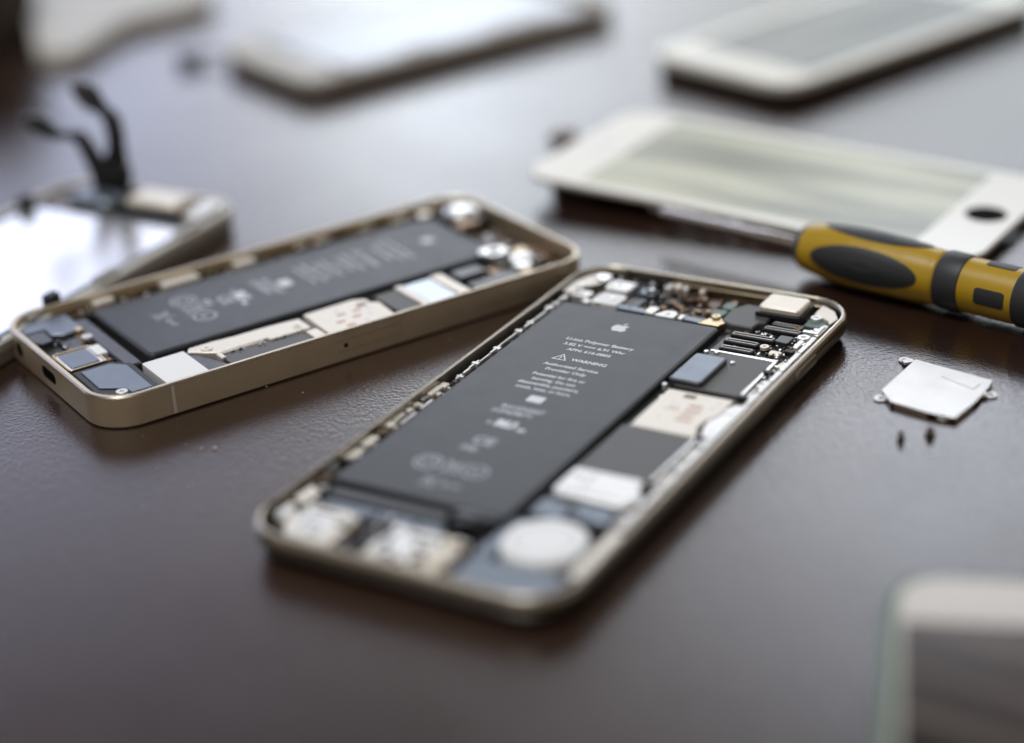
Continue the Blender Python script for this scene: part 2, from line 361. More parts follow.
# sim reader
h=A(); h.poly([(46.3,84.9),(60.6,84.9),(60.6,77.6),(59.2,74.9),(58.9,71.2),(60,69.0),(60,67.4),(46.8,67.4),(46.3,70)],3.7,5.0,.12)
sim=h.build('card_reader','sim_label',P1)
h=A(); h.rbox(50.6,82.2,53.2,83.9,5,5.015,r=.2,ch=.005); h.build('printed_mark','print_brown',sim)
h=A(); 
for i in range(4): h.rbox(53.4,72.5+i*2.1,56.8-.4*(i%2),73.6+i*2.1,5,5.012,r=.3,ch=.004)
put_text(h,'A2',51.0,76.5,5.012,2.2,bold=.05)
h.build('printed_mark','print_red',sim)
h=A()
for u,v in ((49.2,79.5),(49.0,76),(49.4,72.2),(57.9,79.4),(58.0,82)): h.rbox(u,v,u+1.1,v+.7,5,5.01,r=.2,ch=.004)
h.build('printed_mark','print_grey',sim)
# curved white guide beside the reader
h=A(); pts=[(61.2+2.2*math.sin(math.pi*k/12)-2.0*math.sin(math.pi*k/12)**2*1.6,67.5+k*1.35) for k in range(13)]
h.poly([(64.0,67.5)]+[(64.0,83.7)]+[(61.5,83.7)]+[(61.0-1.5*math.sin(math.pi*k/8),82.5-k*1.75) for k in range(9)],3.6,4.8,.15); h.build('tray_guide','white_steel',P1)
# second dark shield
h=A(); h.rbox(44.9,48.0,60.2,67.2,3.7,4.85,r=.3,ch=.1); h.build('chip_shield','shieldfilm',P1)
h=A(); h.rbox(60.25,48,60.9,67,3.7,4.9,r=.1,ch=.06); h.build('shield_fence','steel',P1)
# white vibrator bracket, capsule, round cover
h=A(); h.poly([(45.2,47.3),(45.2,38.6),(46.4,36.9),(60.2,36.9),(62.2,38.9),(62.2,41.4),(60.2,43.4),(59.4,47.3)],3,5.25,.3); br=h.build('motor_bracket','white_steel',P1)
h=A(); h.rbox(47.2,38.4,58.8,38.9,5.2,5.3,r=.1,ch=.02); h.rbox(50,40.4,50.4,46.2,5.2,5.3,r=.1,ch=.02); h.build('pressed_seam','dull_steel',br); screw(br,*o1,60.6,39.8,5.4,.9,'steel'); screw(br,*o1,47.2,44.8,5.4,.9,'steel')
h=A(); h.rbox(46.2,31,61.6,36.6,1.6,3.9,r=.8,ch=.3); h.build('motor_bed','black',P1)
h=A(); h.loft(51.6,30.8,61.2,36.2,2.65,[(0,2.6),(0,3.9),(.35,4.55),(1.0,4.8)],8); h.build('vibration_motor','bluefilm',P1,smooth=60)
h=A(); h.rbox(44.6,29.6,51.4,35.8,2.0,4.3,r=.8,ch=.3); h.build('connector_cover','bluefilm',P1)
oct_=[(53.3+8.1*math.cos(R(a))*(1.0 if i%2 else .96),20.6+7.9*math.sin(R(a))) for i,a in enumerate(range(10,370,30))]
h=A(); h.poly(cat(oct_,3),2.5,5.15,.35); h.build('round_cover','white_paper',P1,smooth=60)
h=A(); h.ring(53.3,20.6,5.6,5.3,5.1,5.18,30); h.build('pressed_ring','dull_steel',P1)
# speaker and lower parts
h=A(); h.poly([(43.6,2.6),(60,2.6),(63.6,5.5),(65,9.5),(65,29),(61.8,29),(61.4,12),(43.6,12)],1.6,4.6,.3); h.build('loudspeaker','flex',P1)
h=A(); h.poly([(44.4,3.4),(59,3.4),(62.5,6.6),(62.5,11.2),(44.4,11.2)],4.6,4.75,.06); h.build('speaker_plate','bluefilm',P1)
h=A(); h.rbox(62.5,12,64.9,28.6,4.55,4.85,r=.8,ch=.1); h.build('speaker_edge','cream',P1)
h=A(); h.rbox(42.8,13,46.2,27.6,1.6,3.9,r=.8,ch=.3); h.build('cable_cover','bluefilm',P1)
h=A(); h.rbox(25.2,3.4,41.4,15.2,1.8,4.9,r=.8,ch=.25); pb=h.build('port_block','cream',P1)
h=A(); h.rbox(26.2,5.0,36.4,14.2,4.9,5.05,r=.7,ch=.05); h.build('port_plate','white_steel',pb)
for u,v in ((38.3,12.4),(39.6,9.6),(38.2,6.4),(40.2,4.6),(37,3.9)):
    h=A(); h.rbox(u,v,u+1.6,v+1.5,4.9,5.2,r=.3,ch=.1); h.build('gold_pad','gold_contact',pb)
for u,v,a,b_,m in ((27.0,5.6,1.2,7.8,'dull_steel'),(30.2,12.2,5.2,.7,'hole'),(35.2,4.0,1.0,2.4,'hole'),(33.4,6.0,2.0,2.6,'cream'),(28.9,4.0,3.6,.6,'brown_flex'),(25.6,9.6,.6,3.8,'hole')):
    h=A(); h.rbox(u,v,u+a,v+b_,4.95,5.16,r=.2,ch=.05); h.build('block_detail',m,pb)
screw(pb,*o1,34.6,11.2,5.25,.8,'steel')
h=A(); h.poly([(6.2,7.6),(9.4,3.6),(19,3.2),(18.6,13.8),(15.5,15.3),(7,14.8)],1.8,5.05,.3); jb=h.build('jack_block','cream',P1)
h=A(); h.poly([(8.2,8.4),(10.4,5.2),(16.2,4.8),(15.6,12.6),(8.4,13)],5.05,5.2,.06); h.build('jack_plate','white_steel',jb)
for u,v,a,b_,m in ((9.2,12.6,5.4,.6,'hole'),(16.9,9.2,1.2,3.4,'dull_steel'),(9.8,6.4,.6,4.6,'dull_steel'),(12.8,5.4,2.6,.6,'brown_flex')):
    h=A(); h.rbox(u,v,u+a,v+b_,4.98,5.32,r=.2,ch=.05); h.build('block_detail',m,jb)
screw(jb,*o1,12.4,9.2,5.35,1.0,'steel')
for u,v in ((16.8,3.6),(17.2,6.2),(4.2,12.6),(5.0,17.2)):
    h=A(); h.cyl(u,v,.9,2,5.3,14); h.build('post','cream',P1)
h=A(); h.rbox(19.4,2.6,24.8,15.4,1.6,3.4,r=.5,ch=.2); h.build('cable_well','black',P1)
h=A(); h.loft(3.0,8.4,6.0,12.2,1.2,[(0,2),(0,4.7),(.4,5.2)],5); h.build('corner_post','white_steel',P1)
h=A(); h.poly([(2.6,16),(4.8,14.4),(6.6,15.6),(6.0,19.5),(3,21)],1.8,5.1,.25); h.build('side_clip','cream',P1)
h=A(); h.poly([(3.6,13.4),(7.4,15.2),(7.0,16.6),(3.6,15)],1.8,4.6,.15); h.build('corner_gap','black',P1)
# flex strips across below the battery
h=A(); h.rbox(6.6,20.2,32.5,23.8,1.8,4.3,r=.6,ch=.4); h.build('flex_cable','flex',P1)
h=A(); h.rbox(7.4,15.9,34,19.4,1.8,4.2,r=.8,ch=.5); h.build('flex_cable','bluefilm',P1)
h=A(); h.ribbon([(33,21.6,3.2),(34.4,21.8,4.3),(36.6,22.2,4.7),(39,22.5,4.5),(41.6,22.4,3.4)],3.4,.25,R(90)); h.build('pull_tab','black',P1)
h=A(); h.ribbon([(32.4,24.1,4.4),(34.8,23.6,4.9),(38,23.4,5.0),(41.2,23.7,4.8),(42.8,24.4,4.2)],1.6,.2,R(90)); h.build('battery_tape','flex',bat1)
h=A(); h.rbox(34.4,16.2,42.2,20,1.6,3.0,r=.5); h.build('cable_well','black',P1)
# top left corner parts
def part(name,m,u0,v0,u1,v1,z0,z1,r=.4,ch=.15,par=None,lab=None):
    q=A(); q.rbox(u0,v0,u1,v1,z0,z1,r=r,ch=ch); return q.build(name,m,par or P1,label=lab)
h=A(); h.poly([(1.9,121),(5.6,121),(5.6,124.2),(8.6,128.2),(8.6,132.6),(6.4,134),(3.6,131.5),(1.9,127)],1.6,5.3,.2); h.build('corner_bracket','champagne',P1)
part('corner_clip','white_steel',4.0,120.2,9.0,123.4,2,5.15,r=.8)
part('corner_clip','steel',5.6,129.6,9.0,132.6,5.3,5.65,r=.5)
h=A(); h.poly([(10.2,126.2),(15.8,126.2),(16.4,127.4),(16.0,131.0),(11.0,131.0),(9.6,129.4)],1.8,5.35,.25); h.build('jack_bracket','white_steel',P1)
part('jack_body','bluefilm',16.8,127.6,22,130.4,1.8,4.7,r=.8)
part('front_camera','black',10,132,20,136,1.8,4.2,r=.8)
h=A(); h.poly([(10.6,118.2),(17.0,118.2),(17.4,122.6),(16.4,124.2),(11.2,124.2),(10.4,122.2)],1.8,5.2,.15); h.build('white_sticker','white_paper',P1)
part('sticker_tab','white_steel',8.6,117.4,10.6,119.0,1.8,5.25,r=.5)
part('cross_bar','bluefilm',17.2,117.6,24.6,119.6,1.8,5.0,r=.4)
part('bar_end','white_steel',24.4,117.3,26.8,120.6,1.8,5.3,r=.5)
h=A(); h.poly([(27.2,116.9),(31.8,116.9),(31.8,119),(30.8,120.4),(28.4,119.6)],1.8,5.25,.15); h.build('bar_clip','white_steel',P1)
part('bar_clip','white_steel',32.6,117.0,33.8,119.2,1.8,5.25,r=.3)
part('cross_bar','bluefilm',33.9,117.2,38.2,119.0,1.8,5.1,r=.3)
h=A(); h.poly([(37.6,117.1),(42.4,117.1),(43.2,119.0),(40.8,121.8),(38.8,120)],1.8,5.0,.12); h.build('gold_bracket','gold_contact',P1)
screw(P1,*o1,40.2,120.9,5.35,1.0,'gold_contact')
part('flex_cable','flex',17.5,120.6,21,126,1.8,4.2,r=.6)
for (u,v,a,b_,z,m) in ((22,122,6,3.4,3.0,'brown_flex'),(29,121.4,8,2.4,3.4,'brown_flex'),(24,127,4,3,3.4,'pcb'),(30,125.6,6,3,2.8,'brown_flex'),(34,129,3,3.6,3.6,'brown_flex'),(26.5,131.5,8,2.6,3.2,'brown_flex'),(20.5,133,5,2.4,3.6,'black'),(37,124,3.4,3,4.2,'pcb_green'),(38.2,127.6,2.8,3.4,4.4,'pcb_green')):
    part('flex_piece',m,u,v,u+a,v+b_,1.6,z,r=.6)
for u,v in ((35.4,125),(33.2,124.4),(31.6,131.2),(28.6,124.8),(38.8,131.5),(25.2,123.2)):
    part('spring_contact','copper',u,v,u+1.6,v+1.1,1.6,4.0+.3*((u*7)%1),r=.3)
part('top_clip','white_steel',21.8,132.4,23.6,134.6,2,4.9,r=.4); part('top_clip','cream',23.9,133.2,25.6,135.2,2,5.0,r=.4); part('top_clip','white_steel',25.9,133.6,27.2,135.2,2,4.7,r=.3); part('top_clip','cream',30.0,133.6,31.2,135.4,2,4.6,r=.3)
q=A(); smd(q,21.5,119.6,37,132.5,3.0,70,r_,.9); smd(q,21.5,119.6,37,132.5,3.7,40,r_,.8); o=q.build('small_contacts',['black','brown_flex','copper'],P1); o['kind']='stuff'
for u,v in ((5.0,126.2),(12.4,129.2),(14.6,121.4),(6.4,122.0),(29.6,118.6),(20.6,129.0)): screw(P1,*o1,u,v,5.5 if v>125 and u>10 and u<16 else 5.35,.62,'steel')
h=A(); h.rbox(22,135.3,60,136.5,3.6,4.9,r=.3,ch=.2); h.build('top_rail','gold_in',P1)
# black cover beside the camera
h=A(); h.poly([(41.8,119.8),(44.6,118.6),(49.6,118.6),(50.0,121.4),(51.2,122.2),(51.0,127),(49.8,130),(43.4,130),(41.4,126.2)],3.7,5.15,.3); h.build('connector_cover','shieldfilm',P1)
# camera
h=A(); h.rbox(47.8,125.2,58.0,133.8,1.8,6.0,r=.9,ch=.1,seg=4); cam1=h.build('camera_module','black',P1)
h=A(); h.rbox(48.0,125.6,57.4,133.2,6.0,7.3,r=1.0,ch=.3,seg=5); h.build('camera_cap','cream',cam1)
h=A(); h.rbox(47.6,124.6,57.8,125.5,5.2,6.2,r=.3,ch=.1); h.build('camera_lip','black',cam1)
part('corner_plate','pcb_green',58.6,125,63.4,129.6,1.8,4.6,r=.5)
h=A(); h.poly([(59,130.4),(63.2,128.0),(64.2,126.2),(64.8,129.8),(62.6,133.4),(59,135.6)],1.8,5.2,.15); h.build('corner_bracket','cream',P1)
screw(P1,*o1,60.2,128.8,5.1,1.25,'white_steel'); screw(P1,*o1,61.6,118.3,5.05,1.35,'white_steel'); screw(P1,*o1,55.6,111.6,4.7,1.0,'cream')
h=A(); h.poly([(60.2,121),(63.8,121),(63.8,125),(62.9,125),(62.9,122),(60.2,122)],3,5.2,.12); h.build('hook','white_steel',P1)
screw(P1,*o1,58.8,122.2,5.0,.7,'copper')
# loose small contacts, springs and solder bits between the larger parts
rs_=random.Random(21)
q=A(); smd(q,60.9,30,63.2,124,4.3,90,rs_,.75); o=q.build('small_contacts',['steel','black','brown_flex'],P1); o['kind']='stuff'
q=A(); smd(q,3.5,118,25,134,4.9,60,rs_,.85); smd(q,56,104,61,112,4.4,24,rs_,.8); o=q.build('small_contacts',['black','steel','brown_flex'],P1); o['kind']='stuff'
q=A(); smd(q,5,2.8,43,16,4.85,60,rs_,1.15); smd(q,3,15,7,24,4.2,14,rs_,1.1); o=q.build('small_contacts',['black','steel','brown_flex'],P1); o['kind']='stuff'
q=A(); smd(q,1.9,22,4.6,118,3.6,120,rs_,.8); o=q.build('small_contacts',['brown_flex','steel','black'],P1); o['kind']='stuff'
# board connectors
for (u0,u1,v0,z) in ((46.4,56.4,114.4,4.9),(46.2,54.0,111.2,4.75),(46.8,54.4,107.6,4.75),(51.6,60.2,119.6,5.0),(51.9,59.4,123.0,4.6)):
    h=A(); h.rbox(u0,v0,u1,v0+1.9,3.7,z-.15,r=.3,ch=.1); c_=h.build('connector','black',P1)
    h=A(); h.frame(u0+.3,v0+.3,u1-.3,v0+1.6,.3,.28,z-.2,z+.05,3,ch=.05); h.build('contact_frame','dull_steel',c_)
part('connector_cap','flex',56.5,114.6,59.6,118.0,3.7,4.9); part('connector_cap','cream',57.6,108.4,60.2,110.4,3.7,4.8); part('corner_clip','white_steel',61.4,112.6,62.6,116.6,3.7,5.2)

# ================================================================== REAR PHONE
W2,L2=58.6,123.8; X2,Y2,T2=-47.12,429.71,-1.01001
P2=thing('opened_phone','opened gold smartphone with tall flat sides lying behind and left of the front phone','smartphone',X2,Y2,T2,'opened phones without screens')
o2=(W2/2,L2/2)
def B(): return MB(*o2)
h=B(); h.loft(0,0,W2,L2,9.0,[(.5,0),(0,.45),(0,6.85),(.38,7.25),(1.15,7.25),(1.3,7.1),(1.35,1.1)],14); h.build('housing','gold',P2,smooth=28)
h=B(); h.frame(-.012,-.012,W2+.012,L2+.012,9.0,.9,6.9,7.3,14,ch=.33); h.build('rim','chamfer',P2)
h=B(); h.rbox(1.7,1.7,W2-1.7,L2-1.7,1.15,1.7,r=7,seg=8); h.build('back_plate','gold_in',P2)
for v0 in (15.6,): 
    h=B(); h.rbox(W2-.3,v0,W2+.03,v0+.75,.5,6.8,r=.1,ch=.01); h.build('antenna_band','cream',P2)
# tray outline and pin hole on the long side
h=B()
h.rbox(W2-.2,55,W2+.012,71,5.0,5.12,r=.05,ch=.005); h.rbox(W2-.2,55,W2+.012,71,2.5,2.62,r=.05,ch=.005)
h.rbox(W2-.2,71,W2+.012,71.12,2.5,5.12,r=.05,ch=.005); h.build('tray_seam','groove',P2)
def side_disc(mb,axis,c,z,r,d,n=16,e=.02):
    cs=[(math.cos(2*math.pi*i/n)*r,math.sin(2*math.pi*i/n)*r) for i in range(n)]
    if axis=='u': rs=[[(d-.4,c+a,z+b) for a,b in cs],[(d+e,c+a,z+b) for a,b in cs]]
    else: rs=[[(c+a,d+.4,z+b) for a,b in cs],[(c+a,d-e,z+b) for a,b in cs]]
    mb.rings(rs)
h=B(); side_disc(h,'u',57.0,3.8,.55,W2,e=.015); ph=h.build('pin_hole','hole',P2)
# bottom edge: port and speaker holes
h=B(); pr=rrect(25.4,2.4,33.2,5.0,1.25,6); h.rings([[(x,.4,z) for x,z in pr],[(x,-.015,z) for x,z in pr]]); h.build('charging_port','hole',P2)
h=B(); side_disc(h,'v',12,3.7,1.75,0,e=.015); h.build('jack_hole','hole',P2)

b=B(); b.loft(6.2,19.6,38.6,110,1.5,[(.4,1.7),(0,2.2),(0,5.1),(.3,5.5),(.9,5.62)],6)
bat2=b.build('battery','battery',P2,smooth=60)
battery_print(bat2,*o2,20.8,0,5.64,k=.92,vs=dict(logo=101,l1=92.5,l2=90.1,l3=87.8,w=83.2,a1=79.8,a2=77.4,b1=74.2,b2=71.8,b3=69.4,b4=67.0))
battery_marks(bat2,*o2,20.8,5.64,(61.5,57.6,50.2,45,38.6,31.1),k=1.08)
def part2(name,m,u0,v0,u1,v1,z0,z1,r=.4,ch=.15,par=None,lab=None):
    q=B(); q.rbox(u0,v0,u1,v1,z0,z1,r=r,ch=ch); return q.build(name,m,par or P2,label=lab)
part2('side_channel','gold_in',1.6,10,5.0,116,1.7,4.6)
part2('battery_gutter','black',5.1,19,6.15,111,1.7,4.2,r=.3)
part2('battery_gutter','black',38.7,18,41.2,112,1.7,4.4,r=.4)
for (v0,l,w) in ((21.5,5,1.9),(38.5,9.5,2.7),(57.5,5.5,2.4),(74,3.4,2.2),(79,4.5,2.4),(92,4,2.0),(101,5,2.4),(113,3,2.2)):
    part2('side_clip','cream' if v0<60 else 'chamfer',1.9,v0,1.9+w+.6,v0+l,4.0,6.1,r=.4,ch=.2)
h=B(); v=12.
while v<116: l=r_.uniform(6,14); h.rbox(1.6,v,2.5,v+l,4.4,5.6+r_.uniform(-.2,.2),r=.2); v+=l+r_.uniform(.6,2)
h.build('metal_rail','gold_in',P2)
# bar under the battery
part2('flex_cable','flex',8.6,13.6,40.2,17.4,2.0,5.4,r=1.3,ch=.4)
part2('flex_cable','bluefilm',22,12.4,41,13.2,2.0,4.6,r=.3)
# bottom left blocks
h=B(); h.poly([(3.6,5.4),(6.4,2.8),(10.0,2.4),(10.0,7.0),(13.6,7.0),(15.4,9.4),(15.2,14.2),(4.6,14.2)],2,5.9,.25); h.build('microphone_block','bluefilm',P2)
part2('cable_well','black',10.2,2.2,24.4,6.8,1.7,4.6,r=.6)
h=B(); h.poly([(10.6,2.4),(15.5,2.3),(17.5,3.6),(17.0,6.4),(10.6,6.6)],4.4,5.8,.2); h.build('jack_cap','flex',P2)
part2('jack_block','black',15.8,7.2,24.6,12,1.7,4.7,r=.7)
part2('jack_plate','flex',17.2,7.6,24.2,11.6,4.7,5.1,r=.6)
part2('gold_bracket','copper',15.8,11.4,19,14.6,2,5.2,r=.5); part2('gold_bracket','gold_contact',13.8,12.4,16.0,14.0,4.4,6.0,r=.3)
screw(P2,*o2,20.2,12.9,5.9,1.2,'white_steel')
# port connector
h=B(); h.rbox(25.0,2.8,35.2,11.2,1.8,5.7,r=.7,ch=.25); pb2=h.build('port_block','steel',P2)
h=B(); h.rbox(26.0,3.6,34.2,10.2,5.7,5.85,r=.5,ch=.05); h.build('port_plate','bluefilm',pb2)
h=B(); h.frame(24.8,2.6,35.4,11.4,.8,.5,5.3,5.95,4); h.build('port_rim','gold_contact',pb2)
part2('white_tab','white_paper',25.8,10.6,31.4,13.2,2,6.0,r=.4)
part2('spring_contact','copper',32.4,11.8,34.0,13.0,2,5.2,r=.3)
h=B(); h.ribbon([(34.5,12.6,3.4),(37,12.8,4.6),(39,12.6,5.0),(40.5,12.4,4.4)],1.2,.2,R(90)); h.build('cable_loop','black',P2)
# loudspeaker
h=B(); h.poly([(36.4,2.6),(49.5,2.4),(54.5,4.8),(56.4,9.4),(56.6,14.8),(40.0,15.0),(36.4,11.6)],1.8,5.9,.3); sp2=h.build('loudspeaker','black',P2)
h=B(); h.poly([(37.9,4.2),(48.0,4.0),(50.0,6.4),(51.8,8.4),(54.4,8.6),(54.6,13.2),(40.8,13.4),(37.9,10.8)],5.9,6.15,.1); h.build('speaker_plate','bluefilm',sp2)
screw(P2,*o2,53.2,6.9,6.35,1.25,'white_steel')
# white sticker, dark wedge
part2('white_sticker','white_paper',42.4,16.2,56.9,26.0,1.8,6.1,r=.3,ch=.1)
h=B(); h.poly([(42.6,26.2),(57.0,26.2),(57.0,30.6),(53.5,31.2),(43.2,27.4)],1.8,5.5,.2); h.build('antenna_block','flex',P2)
# cream bracket with screw eye
h=B(); h.poly([(41.4,27.6),(43.0,26.6),(44.6,28.4),(47.6,31.6),(47.8,43.5),(49.0,43.9),(49.2,53.8),(43.0,54.0),(42.2,46.5),(42.0,38),(41.4,33)],1.8,5.9,.2); h.build('board_bracket','cream',P2)
screw(P2,*o2,44.4,30.6,6.05,1.3,'cream')
h=B(); h.poly([(49.5,31.6),(57.0,31.6),(57.0,51.5),(49.6,51.5),(49.6,43.3),(48.6,43.0),(48.6,34.5)],1.8,5.6,.15); h.build('chip_shield','shieldfilm',P2)
part2('shield_fence','cream',48.0,32,48.5,42.6,1.8,5.8,r=.1); part2('latch','cream',48.0,31.0,50.8,32.2,1.8,5.9,r=.3)
part2('board_edge','cream',50,51.8,57,54.6,1.8,5.8,r=.3)
part2('logic_board','pcb',41.4,54,57,112,1.7,3.6,r=.5)
h=B(); h.poly([(42,55.6),(57,55),(57,71.5),(47,72.4),(45.6,70.8),(43.2,70.8),(41.8,68)],3.6,6.0,.15); sim2=h.build('card_reader','sim_label',P2)
h=B(); h.rbox(44.8,67.2,46.6,69.6,6,6.015,r=.2,ch=.005); h.build('printed_mark','print_brown',sim2)
h=B()
for u,v in ((47,61),(50.5,59),(53.5,60),(50,63.4),(47,65)): h.rbox(u,v,u+1.3,v+2.2,6,6.012,r=.3,ch=.004)
h.build('printed_mark','print_red',sim2)
h=B()
for u,v in ((44.6,61.6),(47.2,68.2),(50.4,67),(53.4,64.6)): h.rbox(u,v,u+1.5,v+1.1,6,6.01,r=.2,ch=.004)
h.build('printed_mark','print_grey',sim2)
screw(P2,*o2,46.4,51.6,6.0,.9,'cream')
part2('chip_shield','shieldfilm',42.4,73.4,57,79.2,3.6,5.6,r=.3)
part2('shield_fence','cream',41.6,79.4,57.1,81.2,3.6,5.9,r=.3,ch=.1)
part2('foil_cover','pale_film',41.9,81.4,57.1,88.6,3.6,5.7,r=.2)
part2('shield_fence','cream',41.6,88.8,57.1,92.0,3.6,6.0,r=.4,ch=.2)
part2('small_chip','flex',42.0,94.0,47.0,101.5,3.6,5.8,r=1.0,ch=.3)
part2('chip_shield','flex',48.6,94.6,56.8,107.5,3.6,5.0,r=.4)
part2('spring_contact','copper',44,102.5,50.5,105,3.6,4.8,r=.3)
h=B(); h.poly([(35.2,106.6),(37.4,105.4),(41.2,106.4),(42.0,109.2),(40.2,112.4),(36.8,112.2),(35.4,110)],2.5,6.1,.35); c3=h.build('screw_cover','steel',P2)
screw(c3,*o2,38.4,108.9,6.3,1.3,'dull_steel')
h=B(); h.poly([(42.6,110.0),(45.4,109.2),(48.0,111.2),(47.2,114.8),(43.8,115.4),(42.0,113.2)],2.5,5.9,.3); c4=h.build('screw_cover','white_steel',P2)
screw(c4,*o2,45,112.4,6.1,1.2,'steel')
h=B(); h.poly([(47.6,107.6),(50.6,108.2),(51.0,111.2),(48.8,112.6),(47.2,110.6)],2.5,5.6,.25); h.build('screw_cover','steel',P2)
h=B(); h.poly([(38.6,113.0),(41.2,113.6),(41.4,116.6),(38.2,117.2)],2.5,5.2,.2); h.build('gold_bracket','gold_contact',P2)
q=B(); smd(q,33,104,55,119,3.7,90,r_,1.1); smd(q,22,111.5,33,119,3.6,40,r_,1.1); o=q.build('small_contacts',['black','brown_flex','steel'],P2); o['kind']='stuff'
part2('gold_bracket','copper',33.4,111.4,36,115,2,4.6); part2('flex_piece','brown_flex',22,112.5,33,118,1.7,3.8,r=.8); part2('flex_piece','black',20,111,32,113,1.7,4.6,r=.5); part2('flex_piece','brown_flex',36,114.5,48,120,1.7,3.6,r=.8); part2('flex_piece','pcb',50,112,56.6,118,1.7,3.8,r=1); part2('flex_piece','copper',37,118,46,121.6,1.7,4.2,r=.8); part2('spring_contact','gold_contact',50.2,107.4,53.4,110.4,3.6,5.2,r=.5)
q=B(); smd(q,3.6,3,25,14.5,4.7,60,rs_,.95); smd(q,24,11.4,37,14,4.4,20,rs_,.9); o=q.build('small_contacts',['black','steel','copper'],P2); o['kind']='stuff'
q=B(); smd(q,1.8,12,4.6,118,4.5,110,rs_,.9); o=q.build('small_contacts',['black','gold_in','cream'],P2); o['kind']='stuff'
q=B(); smd(q,48.2,31.6,49.4,52,5.5,16,rs_,.6); smd(q,41.4,72,57,73.2,3.7,16,rs_,.8); smd(q,42,92.4,57,94,3.7,20,rs_,.8); o=q.build('small_contacts',['steel','black','copper'],P2); o['kind']='stuff'
# round camera at the far corner
h=B(); h.loft(7.0,111.2,18.6,121.4,4.2,[(0,1.8),(0,5.6),(.3,6.0)],8); c2=h.build('camera_module','black',P2)
h=B(); h.loft(7.2,112.4,15.8,121.2,4.1,[(0,6.0),(0,6.7),(.7,7.2),(2,7.4)],8); h.build('camera_cap','steel',c2,smooth=60)
part2('camera_bracket','copper',16.2,110.6,20.8,117,2,6.4,r=1.4,ch=.5); part2('corner_clip','chamfer',4.2,107.5,7.4,111,2,6.2,r=1)

# ================================================================== WHITE DISPLAY PANEL (right)
def display_panel(name,label,x,y,z,th,tilt_u,tilt_v,scr,bez='white_glass',home=True,thick=1.7,under=True):
    e=thing(name,label,'phone screen',x,y,0,None,z)
    # orientation from the two slopes of the resting panel
    uvec=Vector((math.cos(th),math.sin(th),tilt_u)).normalized(); vvec=Vector((-math.sin(th),math.cos(th),tilt_v)); vvec=(vvec-uvec*vvec.dot(uvec)).normalized()
    e.rotation_euler=Matrix((uvec,vvec,uvec.cross(vvec))).transposed().to_euler()
    w,l=58.6,123.8; o=(w/2,l/2)
    q=MB(*o); q.loft(0,0,w,l,8.6,[(.25,-thick+.15),(0,-thick+.35),(0,-.75),(.12,-.62),(.12,-.6)],12); q.build('panel_frame','grey_plastic',e)
    q=MB(*o); q.loft(.12,.12,w-.12,l-.12,8.5,[(0,-.58),(0,-.15),(.15,0)],12); g=q.build('front_glass',bez,e)
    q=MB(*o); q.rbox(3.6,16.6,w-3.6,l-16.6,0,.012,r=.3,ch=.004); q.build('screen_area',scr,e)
    if home:
        q=MB(*o); q.cyl(w/2,8.2,5.1,-.05,.014,36,ch=.005); hb=q.build('home_button_hole','hole',e)
        q=MB(*o); q.ring(w/2,8.2,5.25,5.0,-.05,.06,36); q.build('hole_rim','beige_glass',hb)
    q=MB(*o); q.rbox(w/2-5,l-8.4,w/2+5,l-7.2,0,.014,r=.55,ch=.004); q.build('earpiece_slot','print_grey',e)
    return e
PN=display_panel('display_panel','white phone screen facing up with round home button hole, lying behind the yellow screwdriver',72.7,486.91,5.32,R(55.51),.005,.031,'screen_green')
w_,l_=58.6,123.8
def ppart(name,m,u0,v0,u1,v1,z0,z1,r=.4,lab=None):
    q=MB(w_/2,l_/2); q.rbox(u0,v0,u1,v1,z0,z1,r=r); return q.build(name,m,PN,label=lab)
ppart('backing_plate','steel',3,14,w_-3,l_-12,-2.2,-1.55,r=1)
for v0 in (20,38,55,66,82): ppart('side_tab','steel',.6,v0,2.2,v0+3.4,-3.2,-1.5,r=.5)
ppart('connector','pale_film',-.6,59,3.0,64,-4.6,-1.7,r=1); ppart('connector','pale_film',-.6,71,3,77,-4.2,-1.7,r=1)
ppart('connector','bluefilm',15,1.0,30,4.2,-2.6,-1.5,r=1)
ppart('earpiece_block','black',8,106,50,120,-6.6,-1.6,r=2)
q=MB(w_/2,l_/2); q.rbox(20,-1.2,27,3,-2.9,-1.8,r=.6); q.build('flex_cable','bluefilm',PN)
q=MB(w_/2,l_/2); q.ribbon([(40,118,-3),(40.4,124,-4),(41,130,-5),(42,135,-5.6)],5,.4,0); q.rbox(38.4,133.6,45.6,139.6,-6.6,-3.6,r=1.2,ch=.6); q.build('flex_cable','brown_flex',PN)

# ================================================================== SCREWDRIVER
ax0=Vector((68.6,436.3,7.0)); axd=Vector((.738,-.675,0)).normalized()
DR=thing('screwdriver','yellow and black precision screwdriver with oval grip pads lying beside the white screen','screwdriver',ax0.x,ax0.y,math.atan2(axd.y,axd.x),None,7.0)
def lathe(prof,n=40):
    q=MB(); q.rings([[(s,r*math.cos(2*math.pi*i/n),r*math.sin(2*math.pi*i/n)) for i in range(n)] for s,r in prof]); return q
def hr(s):   # handle radius along the axis
    P=[(0,3.2),(1.2,4.7),(3,5.6),(8,6.4),(16,6.95),(22,6.95),(30,6.7),(36,6.3),(40,6.2),(60,6.2)]
    for (a,ra),(b_,rb) in zip(P,P[1:]):
        if s<=b_:
            t=(s-a)/(b_-a); return ra+(rb-ra)*t
    return 6.2
lathe([(-40,.9),(-39.4,1.25),(-12,1.25),(-11.5,1.5),(.8,1.5)],24).build('shaft','chrome',DR)
lathe([(-.2,2.2),(.1,3.2)]+[(s*.5,hr(s*.5)+.12) for s in range(1,6)]+[(3.0,5.2)]).build('collar','rubber',DR)
lathe([(2.6,4.8)]+[(s,hr(s)) for s in [2.7+.9*k for k in range(40)]]+[(38.4,5.2)]).build('handle','yellow',DR,smooth=60)
